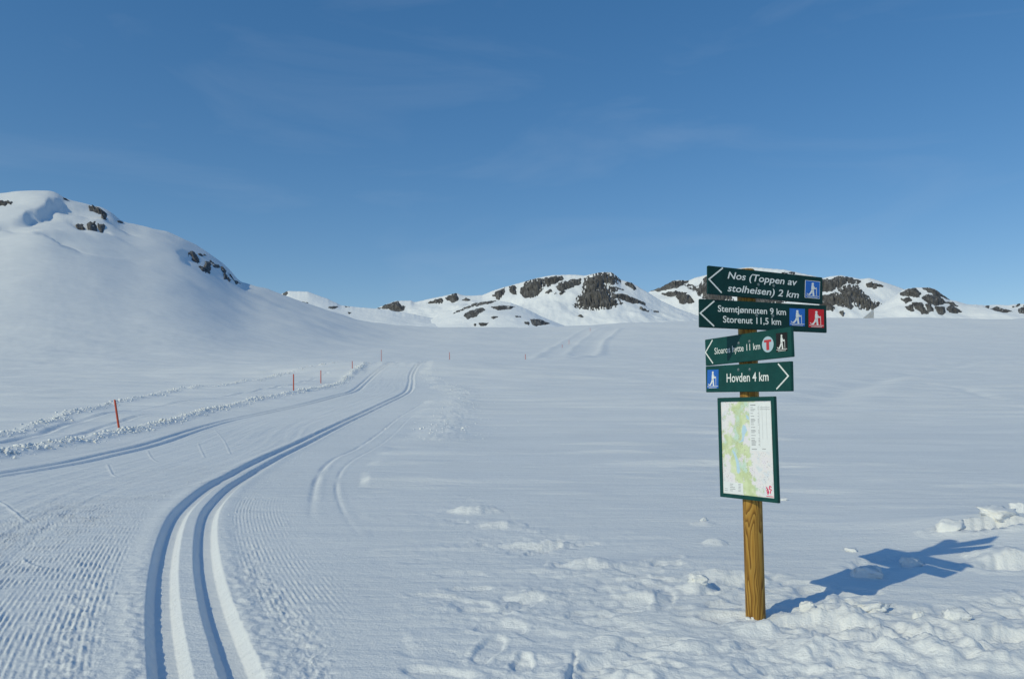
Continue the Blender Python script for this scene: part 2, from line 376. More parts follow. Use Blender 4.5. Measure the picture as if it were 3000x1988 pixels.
# ------------------------------------------------------------------ materials
def new_mat(name):
    m = bpy.data.materials.new(name); m.use_nodes = True
    nt = m.node_tree; b = nt.nodes['Principled BSDF']; return m, nt, b
def plain_mat(name, col, rough=.5, spec=.3, var=.06, scale=30):
    m, nt, b = new_mat(name)
    n = nt.nodes.new('ShaderNodeTexNoise'); n.inputs['Scale'].default_value = scale; n.inputs['Detail'].default_value = 4
    tc = nt.nodes.new('ShaderNodeTexCoord'); nt.links.new(tc.outputs['Object'], n.inputs['Vector'])
    cr = nt.nodes.new('ShaderNodeValToRGB')
    cr.color_ramp.elements[0].position = .3; cr.color_ramp.elements[1].position = .7
    cr.color_ramp.elements[0].color = tuple(max(0, c*(1-var)) for c in col) + (1,)
    cr.color_ramp.elements[1].color = tuple(min(1, c*(1+var)) for c in col) + (1,)
    nt.links.new(n.outputs['Fac'], cr.inputs[0]); nt.links.new(cr.outputs[0], b.inputs['Base Color'])
    b.inputs['Roughness'].default_value = rough; b.inputs['Specular IOR Level'].default_value = spec
    return m
def snow_material(name, far=False):
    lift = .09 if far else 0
    m, nt, b = new_mat(name)
    tc = nt.nodes.new('ShaderNodeTexCoord')
    n = nt.nodes.new('ShaderNodeTexNoise'); n.inputs['Scale'].default_value = .4 if not far else .02; n.inputs['Detail'].default_value = 6
    nt.links.new(tc.outputs['Object'], n.inputs['Vector'])
    cr = nt.nodes.new('ShaderNodeValToRGB'); cr.color_ramp.elements[0].position = .3; cr.color_ramp.elements[1].position = .72
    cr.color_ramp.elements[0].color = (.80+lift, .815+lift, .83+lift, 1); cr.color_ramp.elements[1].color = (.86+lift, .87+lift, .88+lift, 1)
    nt.links.new(n.outputs['Fac'], cr.inputs[0]); nt.links.new(cr.outputs[0], b.inputs['Base Color'])
    b.inputs['Roughness'].default_value = .62; b.inputs['Specular IOR Level'].default_value = .22
    prev = None
    for sca, dist, stretch in (((75, .008, (1, 1, 1)), (22, .012, (.75, 1.1, 1)), (4.5, .028, (.4, 1.3, 1)), (.8, .06, (.25, 1.6, 1))) if not far else ((.5, .25, (1, 1, 1)), (.08, 1.2, (1, 1, 1)))):
        mp = nt.nodes.new('ShaderNodeMapping'); mp.inputs['Scale'].default_value = stretch
        t = nt.nodes.new('ShaderNodeTexNoise'); t.inputs['Scale'].default_value = sca; t.inputs['Detail'].default_value = 4; t.inputs['Roughness'].default_value = .6
        bp = nt.nodes.new('ShaderNodeBump'); bp.inputs['Strength'].default_value = .7; bp.inputs['Distance'].default_value = dist
        nt.links.new(tc.outputs['Object'], mp.inputs['Vector']); nt.links.new(mp.outputs[0], t.inputs['Vector'])
        nt.links.new(t.outputs['Fac'], bp.inputs['Height'])
        if prev: nt.links.new(prev.outputs[0], bp.inputs['Normal'])
        prev = bp
    nt.links.new(prev.outputs[0], b.inputs['Normal'])
    return m
def rock_material(name, sc_=.12):
    m, nt, b = new_mat(name)
    tc = nt.nodes.new('ShaderNodeTexCoord'); mp = nt.nodes.new('ShaderNodeMapping'); mp.inputs['Scale'].default_value = (1.7, 1, .45)
    n = nt.nodes.new('ShaderNodeTexNoise'); n.inputs['Scale'].default_value = sc_; n.inputs['Detail'].default_value = 9; n.inputs['Roughness'].default_value = .68
    nt.links.new(tc.outputs['Object'], mp.inputs[0]); nt.links.new(mp.outputs[0], n.inputs['Vector'])
    cr = nt.nodes.new('ShaderNodeValToRGB'); e = cr.color_ramp.elements
    e[0].position = .32; e[0].color = (.045, .045, .048, 1); e[1].position = .66; e[1].color = (.17, .168, .17, 1)
    x = cr.color_ramp.elements.new(.5); x.color = (.10, .097, .095, 1)
    nt.links.new(n.outputs['Fac'], cr.inputs[0])
    # snow lodged on ledges that face up
    g = nt.nodes.new('ShaderNodeNewGeometry'); sp = nt.nodes.new('ShaderNodeSeparateXYZ'); nt.links.new(g.outputs['Normal'], sp.inputs[0])
    n2 = nt.nodes.new('ShaderNodeTexNoise'); n2.inputs['Scale'].default_value = sc_*2.2; n2.inputs['Detail'].default_value = 6
    nt.links.new(tc.outputs['Object'], n2.inputs['Vector'])
    ad = nt.nodes.new('ShaderNodeMath'); ad.operation = 'MULTIPLY_ADD'; ad.inputs[1].default_value = 1.3
    nt.links.new(n2.outputs['Fac'], ad.inputs[0]); nt.links.new(sp.outputs['Z'], ad.inputs[2])
    rm = nt.nodes.new('ShaderNodeMapRange'); rm.inputs['From Min'].default_value = 1.70; rm.inputs['From Max'].default_value = 1.78
    nt.links.new(ad.outputs[0], rm.inputs['Value'])
    mx = nt.nodes.new('ShaderNodeMix'); mx.data_type = 'RGBA'; mx.inputs['B'].default_value = (.82, .83, .84, 1)
    nt.links.new(cr.outputs[0], mx.inputs['A']); nt.links.new(rm.outputs[0], mx.inputs['Factor']); nt.links.new(mx.outputs['Result'], b.inputs['Base Color'])
    b.inputs['Roughness'].default_value = .85; b.inputs['Specular IOR Level'].default_value = .2
    bp = nt.nodes.new('ShaderNodeBump'); bp.inputs['Distance'].default_value = .25/sc_*.12; bp.inputs['Strength'].default_value = .6
    nt.links.new(n.outputs['Fac'], bp.inputs['Height']); nt.links.new(bp.outputs[0], b.inputs['Normal'])
    return m
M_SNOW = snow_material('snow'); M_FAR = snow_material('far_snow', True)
M_ROCK = rock_material('rock_far', .10); M_ROCKN = rock_material('rock_near', .22)

def link_mesh(name, verts, faces, mat, parent=None, smooth=True):
    me = bpy.data.meshes.new(name)
    verts = np.asarray(verts, np.float32); faces = np.asarray(faces, np.int32)
    k = faces.shape[1]; nf = len(faces)
    me.vertices.add(len(verts)); me.vertices.foreach_set('co', verts.ravel())
    me.loops.add(nf*k); me.loops.foreach_set('vertex_index', faces.ravel())
    me.polygons.add(nf); me.polygons.foreach_set('loop_start', np.arange(0, nf*k, k, dtype=np.int32))
    me.polygons.foreach_set('use_smooth', np.full(nf, smooth, bool))
    me.update(calc_edges=True)
    me.materials.append(mat)
    o = bpy.data.objects.new(name, me); COL.objects.link(o); o.parent = parent
    return o
def struct(o): o['kind'] = 'structure'; return o
def tag(o, label, cat, group=None):
    o['label'] = label; o['category'] = cat
    if group: o['group'] = group
    return o

# ------------------------------------------------------------------ ground sheet
ucols = np.concatenate([np.arange(-1000, -70, 12.0), np.arange(-70, 3070, 2.8), np.arange(3070, 4000, 12.0)])
phi = np.arctan((ucols - 1500)/F)
edge = np.linspace(phi[-1], math.pi, 46)[1:]
edge_l = np.linspace(-math.pi, phi[0], 46)[:-1]
phi = np.concatenate([edge_l, phi, edge])
rows = [np.geomspace(.25, 2.0, 12)]
def y2rho(py): return 1.4/(((py-HZ)/F) + .031)
rows.append(y2rho(np.arange(2750, 2080, -14.0))); rows.append(y2rho(np.arange(2080, 1450, -2.8))); rows.append(y2rho(np.arange(1450, 1262, -1.15)))
r0 = rows[-1][-1]
rows.append(np.geomspace(r0, 60, 170)[1:]); rows.append(np.geomspace(60, 108, 75)[1:]); rows.append(np.geomspace(108, 470, 130)[1:]); rows.append(np.geomspace(470, 7000, 22)[1:])
rho = np.concatenate(rows); rho = np.unique(rho)
_k = [0]
for _i in range(1, len(rho)-1):
    if rho[_i]-rho[_k[-1]] > .55*(rho[min(_i+2, len(rho)-1)]-rho[min(_i+1, len(rho)-2)]): _k.append(_i)
rho = rho[_k + [len(rho)-1]]
RHO, PHI = np.meshgrid(rho, phi, indexing='ij')
X = (RHO*np.sin(PHI)).ravel(); Y = (RHO*np.cos(PHI)).ravel()
Zs, GR = surface(X, Y)
V = np.stack([X, Y, Zs + EYE], 1)
nr, nc = RHO.shape
I = np.arange(nr*nc).reshape(nr, nc)
Fq = np.stack([I[:-1, :-1], I[:-1, 1:], I[1:, 1:], I[1:, :-1]], -1).reshape(-1, 4)[:, ::-1]
fu = u_of(X, Y)
Yc = Y[Fq].mean(1); uc = fu[Fq].mean(1); gc = GR[Fq].mean(1)
hillq = (Yc - np.interp(uc, _ug, _Y0)) / np.interp(uc, _ug, _Yr - _Y0)
is_hill = (hillq > .22) & (uc < 1310)
is_trail = (gc > .5) & ~is_hill
def sub(name, mask):
    f = Fq[mask]; used, inv = np.unique(f, return_inverse=True)
    return struct(link_mesh(name, V[used], inv.reshape(-1, 4), M_SNOW))
field = sub('snow_field', ~is_hill & ~is_trail)
hill = sub('snow_hill', is_hill)
trail = sub('groomed_ski_trail', is_trail)

def surf_pt(x, y):
    """point of the finished snow surface on a photo ray"""
    g = ground_hit(x, y)
    z = surface(np.array([g[0]]), np.array([g[1]]))[0][0]
    return Vector((g[0], g[1], z + EYE))

# ------------------------------------------------------------------ far mountains
def mountain(name, ridge, Yf, Yr, pyf, amp, seed, back=260.0):
    R = np.array(ridge, float)
    u = np.arange(R[0, 0], R[-1, 0] + .1, 3.2); pr = np.interp(u, R[:, 0], R[:, 1]) + .8*gnoise(u*.11, u*0, seed)
    q = np.linspace(0, 1, 56)
    U, Q = np.meshgrid(u, q, indexing='ij'); PR = np.repeat(pr[:, None], len(q), 1)
    PS = np.repeat(gsm(pr, 9)[:, None], len(q), 1); PY = pyf + (PS - pyf)*Q + (PR - PS)*sstep(.72, 1.0, Q)
    Yd = Yf + (Yr-Yf)*(Q**1.25)
    v = (994-PY)/F; dy = CT - ST*v; dz = ST + CT*v
    Xw = (U-1500)/F/dy*Yd; Zw = dz/dy*Yd
    Zw = Zw + amp*fbm(Xw*.012, Yd*.012, 5, seed, .5)*np.sin(np.pi*np.clip(Q, 0, 1))**.7
    V = np.stack([Xw, Yd, Zw+EYE], -1)
    bk = V[:, -1:, :] + np.array([0, 1, -.25])[None, None]*np.array([15, 60, back])[None, :, None]
    V = np.concatenate([V, bk], 1); a, b = V.shape[:2]
    I = np.arange(a*b).reshape(a, b)
    f = np.stack([I[:-1, :-1], I[1:, :-1], I[1:, 1:], I[:-1, 1:]], -1).reshape(-1, 4)
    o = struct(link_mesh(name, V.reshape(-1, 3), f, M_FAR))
    def P(px, py):
        prr = np.interp(px, u, pr); Qq = np.clip((py-pyf)/(prr-pyf), 0, 1)
        prs = np.interp(px, u, gsm(pr, 9)); pyc = pyf + (prs-pyf)*Qq + (prr-prs)*sstep(.72, 1.0, Qq)
        Yd = Yf + (Yr-Yf)*(Qq**1.25); v = (994-pyc)/F; dy = CT-ST*v; dz = ST+CT*v
        Xw = (px-1500)/F/dy*Yd; Zw = dz/dy*Yd
        Zw = Zw + amp*fbm(Xw*.012, Yd*.012, 5, seed, .5)*np.sin(np.pi*Qq)**.7
        return np.stack([Xw, Yd, Zw+EYE], -1)
    return o, P

def outcrop(parent, P, poly, bulge, mat, seed, step=1.7, rough=1.0, grow=1.0):
    """a rock mass standing out of the snow: its foot is where it sinks below the snow surface"""
    poly = np.array(poly, float); lo = poly.min(0)-7; hi = poly.max(0)+7
    gx = np.arange(lo[0], hi[0]+step, step); gy = np.arange(lo[1], hi[1]+step, step)
    GX, GY = np.meshgrid(gx, gy, indexing='ij')
    sd = poly_sd(GX, GY, poly)
    size = max(4., min(hi-lo)*.35)
    n = fbm(GX*.09, GY*.12, 4, seed, .5)
    fld = np.minimum(sd, size)*.8 + 2.7*rough*n + grow
    pt = P(GX, GY)
    dist = pt[..., 1:2]
    n2 = np.abs(fbm(GX*.13, GY*.06, 3, seed+9, .5))
    h = bulge*np.clip(fld/size, -.6, 1.0) - .34*bulge*n2*np.clip(fld/5, 0, 1)
    side = np.array([-.15, -.75, .62])
    pt = pt + h[..., None]*side
    a, b = GX.shape; I = np.arange(a*b).reshape(a, b)
    f = np.stack([I[:-1, :-1], I[:-1, 1:], I[1:, 1:], I[1:, :-1]], -1).reshape(-1, 4)
    keep = (fld.ravel()[f].max(1) > -1.5)
    if keep.sum() < 3: return None
    f = f[keep]; used, inv = np.unique(f, return_inverse=True)
    return link_mesh('rock_outcrop', pt.reshape(-1, 3)[used], inv.reshape(-1, 4), mat, parent)
def zpoly(ox, oy, k, pts): return [(ox + x/k, oy + y/k) for x, y in pts]

knoll, P_A = mountain('snow_knoll', [(800,885),(815,868),(826,860),(844,852),(870,853),(902,854),(926,863),(963,876),(999,894),(1042,899),(1106,904),(1206,919),(1279,934),(1330,950),(1370,966)], 600, 700, 985, 2.0, 201)
rangeB, P_B = mountain('mountain_range', [(1060,925),(1090,908),(1106,902),(1124,894),(1160,881),(1203,880),(1215,885),(1264,874),(1303,866),(1337,858),(1358,865),(1380,866),(1413,864),(1451,849),(1480,840),
    (1522,829),(1569,815),(1617,806),(1676,804),(1714,807),(1732,803),(1762,797),(1791,797),(1806,807),(1818,819),(1853,829),(1880,846),(1901,858),(1935,880),(1990,905),(2060,930)], 1020, 1190, 985, 7.0, 211)
rangeC, P_C = mountain('rocky_mountain', [(1860,880),(1900,856),(1907,852),(1930,846),(1972,822),(1989,820),(2016,822),(2037,813),(2063,807),(2120,790),(2200,782),(2300,790),(2411,814),(2436,809),(2463,806),
    (2490,811),(2522,817),(2547,814),(2576,822),(2611,833),(2647,846),(2700,868),(2800,890),(2900,905),(3100,915)], 1180, 1330, 965, 7.0, 221)
rangeD, P_D = mountain('rounded_mountain', [(2560,905),(2620,868),(2647,848),(2660,845),(2684,842),(2720,842),(2739,846),(2758,860),(2782,878),(2804,882),(2833,891),(2860,892),(2890,894),(2923,892),(2955,894),(2971,891),
    (3000,890),(3100,884),(3300,880),(3600,900)], 950, 1050, 960, 4.0, 231)
front, P_E = mountain('low_rocky_knoll', [(1190,966),(1230,953),(1270,932),(1310,915),(1350,899),(1389,888),(1431,880),(1465,882),(1498,887),(1543,905),(1587,927),(1634,946),(1660,956),(1690,965)], 600, 690, 985, 2.0, 241)

Z5 = (1380, 760, 3.38); Z4 = (780, 760, 3.286); Z6 = (2360, 760, 3.697); Z3 = (0, 540, 3.113)
OB = [(Z5, [(215,360),(290,295),(335,280),(330,330),(300,380),(250,392)]), (Z5, [(380,270),(440,255),(450,330),(410,335),(380,300)]),
    (Z5, [(490,290),(560,210),(680,185),(740,215),(730,270),(690,320),(600,360),(530,365),(490,330)]), (Z5, [(730,190),(900,165),(920,195),(860,230),(760,270),(735,240)]),
    (Z5, [(840,280),(880,230),(960,215),(1000,190),(1090,190),(1090,230),(1000,270),(900,315),(850,300)]),
    (Z5, [(1110,240),(1120,190),(1180,150),(1290,125),(1390,130),(1440,170),(1490,205),(1480,235),(1400,240),(1350,255),(1420,265),(1510,300),(1440,300),(1400,330),(1420,390),(1510,440),(1440,460),(1330,495),(1180,490),(1060,470),(1015,430),(1050,370),(1100,310)]),
    (Z5, [(1400,330),(1530,350),(1640,380),(1720,415),(1730,435),(1650,430),(1560,420),(1420,385)]), (Z5, [(1660,460),(1760,490),(1750,500),(1690,490)]), (Z5, [(1790,478),(1855,485),(1820,492)]),
    (Z5, [(1520,225),(1590,235),(1640,285),(1600,285),(1540,245)]), (Z5, [(735,320),(790,300),(800,320),(760,330)]), (Z5, [(815,350),(930,320),(900,340)]), (Z5, [(1060,568),(1115,568),(1110,576),(1065,576)]),
    (Z4, [(1080,470),(1170,430),(1270,400),(1290,430),(1330,450),(1330,475),(1270,495),(1180,485)]), (Z4, [(1540,415),(1690,365),(1700,395),(1640,420)]),
    (Z4, [(1730,360),(1830,325),(1850,385),(1780,400),(1740,385)]), (Z4, [(1890,400),(1930,380),(1970,395),(1940,415)])]
for i, (z, p) in enumerate(OB): outcrop(rangeB, P_B, zpoly(*z, p), 15 if i == 5 else 9, M_ROCK, 300+11*i)
OC = [(Z5, [(1780,310),(1900,270),(2000,210),(2090,205),(2150,215),(2090,250),(1950,290),(1850,315)]), (Z5, [(1880,330),(2030,305),(2150,350),(2100,365),(1970,375)]),
    (Z5, [(2030,380),(2090,355),(2170,390),(2210,420),(2100,430),(2040,405)]), (Z5, [(2100,230),(2240,260),(2320,170),(2500,160),(2600,400),(2400,430),(2250,370),(2180,310)]),
    (Z5, [(2700,150),(3200,130),(3300,420),(2900,460),(2650,330)]),
    (Z6, [(40,230),(190,210),(280,215),(370,180),(480,200),(600,240),(560,255),(450,250),(340,300),(250,345),(100,340)]),
    (Z6, [(340,300),(480,270),(560,270),(620,330),(700,400),(800,460),(800,530),(700,545),(600,545),(530,505),(480,555),(400,530),(300,470),(240,385),(320,350),(390,380)]),
    (Z6, [(150,390),(280,380),(390,470),(300,480),(160,450)]), (Z6, [(160,470),(270,480),(320,530),(310,570),(230,580),(160,540)]),
    (Z6, [(660,260),(720,250),(790,285),(850,300),(760,300),(670,285)]), (Z6, [(820,455),(850,490),(835,495)]), (Z6, [(380,580),(415,580),(410,620),(385,610)])]
for i, (z, p) in enumerate(OC): outcrop(rangeC, P_C, zpoly(*z, p), 12, M_ROCK, 500+11*i)
OD = [(Z6, p) for p in ([(1030,370),(1110,325),(1200,310),(1210,340),(1250,370),(1230,410),(1100,395),(1030,395)], [(1260,310),(1340,305),(1420,340),(1490,385),(1560,435),(1450,400),(1350,360)],
    [(1250,410),(1330,375),(1450,400),(1520,470),(1440,490),(1330,470)], [(1040,430),(1120,405),(1150,440),(1080,455)], [(1080,500),(1160,480),(1175,555),(1110,545)],
    [(1150,465),(1260,475),(1300,540),(1330,575),(1260,580),(1190,530)], [(1300,490),(1360,480),(1390,560),(1330,560)], [(1400,500),(1500,510),(1520,580),(1450,595),(1420,560)],
    [(1520,520),(1600,510),(1690,565),(1560,580)], [(1520,470),(1600,480),(1650,515),(1580,510)], [(1940,510),(1990,505),(1980,540)], [(2000,545),(2070,500),(2130,530),(2250,560),(2150,580),(2060,570)],
    [(2300,535),(2366,490),(2450,500),(2460,590),(2320,570)], [(2240,505),(2320,485),(2290,500)])]
for i, (z, p) in enumerate(OD): outcrop(rangeD, P_D, zpoly(*z, p), 7, M_ROCK, 700+11*i, rough=.7)
OE = [(Z5, [(0,445),(60,430),(180,412),(250,406),(170,432),(60,455)]), (Z5, [(200,465),(300,452),(440,462),(360,482),(270,492)]), (Z5, [(590,605),(690,605),(780,640),(700,660),(610,655)]),
    (Z5, [(80,630),(170,620),(150,645),(90,648)]), (Z5, [(530,625),(580,630),(570,650)]), (Z5, [(200,575),(260,575),(220,590)]), (Z5, [(430,568),(490,575),(450,580)]),
    (Z4, [(1900,550),(1950,500),(2090,460),(2110,490),(2030,540),(1940,570)]), (Z4, [(1800,520),(1900,465),(2040,425),(2120,410),(2000,445),(1880,490)]), (Z4, [(2000,625),(2020,615),(2010,635)]), (Z4, [(2180,455),(2300,445),(2360,455),(2240,475)])]
for i, (z, p) in enumerate(OE): outcrop(front, P_E, zpoly(*z, p), 3.2, M_ROCK, 900+11*i, rough=.6)
OA = [(Z4, [(350,405),(400,408),(400,420),(370,418)]), (Z4, [(600,460),(650,452),(690,462),(640,476)]), (Z4, [(160,335),(190,303),(210,325),(195,340)]), (Z4, [(760,452),(800,455),(770,462)]), (Z4, [(790,515),(820,515),(800,526)])]
for i, (z, p) in enumerate(OA): outcrop(knoll, P_A, zpoly(*z, p), 2.2, M_ROCK, 1000+11*i, rough=.5)
def P_H(px, py):
    sh = px.shape; out = np.empty(sh + (3,))
    for idx in np.ndindex(sh):
        x = px[idx]; r = np.interp(x, RIDGE[:, 0], RIDGE[:, 1])
        g = ground_hit(x, max(py[idx], r+2.0)); out[idx] = g
    zz = surface(out[..., 0].ravel(), out[..., 1].ravel())[0].reshape(sh)
    out[..., 2] = zz + EYE; return out
OH = [[(815,205),(870,190),(930,220),(970,265),(930,270),(870,245),(830,235)], [(920,275),(980,285),(970,315),(940,300)], [(700,335),(760,350),(780,385),(730,370)], [(800,345),(860,345),(880,390),(870,415),(820,400)],
    [(890,375),(945,385),(930,405)], [(1720,615),(1770,600),(1790,640),(1810,690),(1780,690),(1750,640)], [(1820,740),(1860,740),(1880,700),(1920,710),(1910,800),(1850,780)], [(1920,690),(2010,745),(1960,745)],
    [(2025,700),(2060,750),(2060,850),(2035,780)], [(2090,770),(2140,775),(2160,820),(2120,830)], [(2150,840),(2190,880),(2150,880)], [(1815,622),(1870,628),(1850,642)], [(-20,165),(110,156),(20,182)], [(588,135),(620,130),(618,155)],
    [(1070,330),(1120,335),(1110,350)], [(2060,840),(2110,850),(2090,862)]]
for i, p in enumerate(OH): outcrop(hill, P_H, zpoly(*Z3, p), 3.0, M_ROCKN, 1200+11*i, rough=1.15, grow=2.0, step=2.2)

# ------------------------------------------------------------------ the signpost
def sx(o, s): o.data.materials.append(s)
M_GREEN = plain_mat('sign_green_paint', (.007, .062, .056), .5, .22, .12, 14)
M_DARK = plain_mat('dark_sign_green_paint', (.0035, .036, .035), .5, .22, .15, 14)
M_WHITE = plain_mat('white_lettering', (.78, .80, .78), .5, .3, .04)
M_BLUE = plain_mat('blue_pictogram', (.018, .13, .50), .4, .4, .08)
M_RED = plain_mat('red_pictogram', (.55, .012, .020), .4, .4, .08)
M_BLACK = plain_mat('black_pictogram', (.015, .013, .012), .45, .3, .15)
M_PALE = plain_mat('pale_blue_disc', (.42, .55, .62), .5, .3, .05)
M_TRED = plain_mat('red_letter', (.50, .05, .06), .5, .3, .05)
M_BOLT, _nt, _b = new_mat('dull_steel'); _b.inputs['Base Color'].default_value = (.22, .27, .27, 1); _b.inputs['Metallic'].default_value = .7; _b.inputs['Roughness'].default_value = .5
M_STAKE = plain_mat('red_stake_paint', (.52, .085, .045), .5, .3, .12, 8)

def wood_material():
    m, nt, b = new_mat('impregnated_pine')
    tc = nt.nodes.new('ShaderNodeTexCoord'); mp = nt.nodes.new('ShaderNodeMapping'); mp.inputs['Scale'].default_value = (1, 1, .07)
    mp.inputs['Location'].default_value = (.021, .07, 0)
    n = nt.nodes.new('ShaderNodeTexNoise'); n.inputs['Scale'].default_value = 13; n.inputs['Detail'].default_value = 1.5
    nt.links.new(tc.outputs['Object'], mp.inputs[0])
    nd = nt.nodes.new('ShaderNodeTexNoise'); nd.inputs['Scale'].default_value = 2.2; nd.inputs['Detail'].default_value = 2; nt.links.new(tc.outputs['Object'], nd.inputs['Vector'])
    ad = nt.nodes.new('ShaderNodeMix'); ad.data_type = 'RGBA'; ad.inputs['Factor'].default_value = .055
    nt.links.new(mp.outputs[0], ad.inputs['A']); nt.links.new(nd.outputs['Color'], ad.inputs['B'])
    nt.links.new(ad.outputs['Result'], n.inputs['Vector'])
    w = nt.nodes.new('ShaderNodeMath'); w.operation = 'MULTIPLY'; w.inputs[1].default_value = 13; nt.links.new(n.outputs['Fac'], w.inputs[0])
    fr = nt.nodes.new('ShaderNodeMath'); fr.operation = 'FRACT'; nt.links.new(w.outputs[0], fr.inputs[0])
    cr = nt.nodes.new('ShaderNodeValToRGB'); e = cr.color_ramp.elements
    e[0].position = 0; e[0].color = (.46, .27, .06, 1); e[1].position = 1; e[1].color = (.44, .25, .05, 1)
    for p, c in ((.45, (.39, .205, .036, 1)), (.78, (.215, .105, .018, 1)), (.92, (.16, .072, .012, 1))):
        k = e.new(p); k.color = c
    nt.links.new(fr.outputs[0], cr.inputs[0])
    n3 = nt.nodes.new('ShaderNodeTexNoise'); n3.inputs['Scale'].default_value = 5; n3.inputs['Detail'].default_value = 5; nt.links.new(tc.outputs['Object'], n3.inputs['Vector'])
    mr = nt.nodes.new('ShaderNodeMapRange'); mr.inputs['To Min'].default_value = .72; mr.inputs['To Max'].default_value = 1.2; nt.links.new(n3.outputs['Fac'], mr.inputs['Value'])
    mu = nt.nodes.new('ShaderNodeMix'); mu.data_type = 'RGBA'; mu.blend_type = 'MULTIPLY'; mu.inputs['Factor'].default_value = 1
    nt.links.new(cr.outputs[0], mu.inputs['A']); nt.links.new(mr.outputs[0], mu.inputs['B']); nt.links.new(mu.outputs['Result'], b.inputs['Base Color'])
    b.inputs['Roughness'].default_value = .6; b.inputs['Specular IOR Level'].default_value = .25
    bp = nt.nodes.new('ShaderNodeBump'); bp.inputs['Distance'].default_value = .002; bp.inputs['Strength'].default_value = .4
    nt.links.new(fr.outputs[0], bp.inputs['Height']); nt.links.new(bp.outputs[0], b.inputs['Normal'])
    return m
M_WOOD = wood_material()

pb = ground_hit(2214, 1806); PB = Vector((pb[0], pb[1], pb[2] + EYE))        # foot of the post on the snow
PXM = F / (pb[1]*CT + pb[2]*ST); PR_ = 56.0 / PXM / 2
root = bpy.data.objects.new('signpost', None); COL.objects.link(root); root.location = PB
tag(root, 'wooden signpost in the snow with four green direction boards and a framed map', 'signpost')

def z_at(x, y, Yd):
    d = ray(x, y); return d[2]/d[1]*Yd + EYE
def bm_obj(name, bm, mat, parent, smooth=False):
    me = bpy.data.meshes.new(name); bmesh.ops.recalc_face_normals(bm, faces=bm.faces); bm.to_mesh(me); bm.free(); me.materials.append(mat)
    for p in me.polygons: p.use_smooth = smooth
    o = bpy.data.objects.new(name, me); COL.objects.link(o); o.parent = parent; return o

post_top = z_at(2216, 790, pb[1]) - PB.z
bm = bmesh.new(); N = 40; rings = []
zs = [-.45, -.2, 0, .2, .4, .6, .8, 1.0, 1.2, 1.4, 1.6, 1.8, post_top-.012, post_top]
zs = [z for z in zs if z <= post_top-.012] + ([post_top])
for z in zs:
    r = PR_*(1.01 - .012*max(z, 0)) * (1 if z < post_top-.001 else .86)
    rings.append([bm.verts.new((r*(1+.006*math.sin(3*a+z*2))*math.cos(a), r*math.sin(a)*(1+.005*math.cos(2*a-z)), z)) for a in [2*math.pi*k/N for k in range(N)]])
for a, b in zip(rings, rings[1:]):
    for k in range(N): bm.faces.new((a[k], a[(k+1) % N], b[(k+1) % N], b[k]))
bm.faces.new(rings[-1])
post = bm_obj('post', bm, M_WOOD, root, True)
post['label'] = 'round yellow brown pine post with wavy grain'

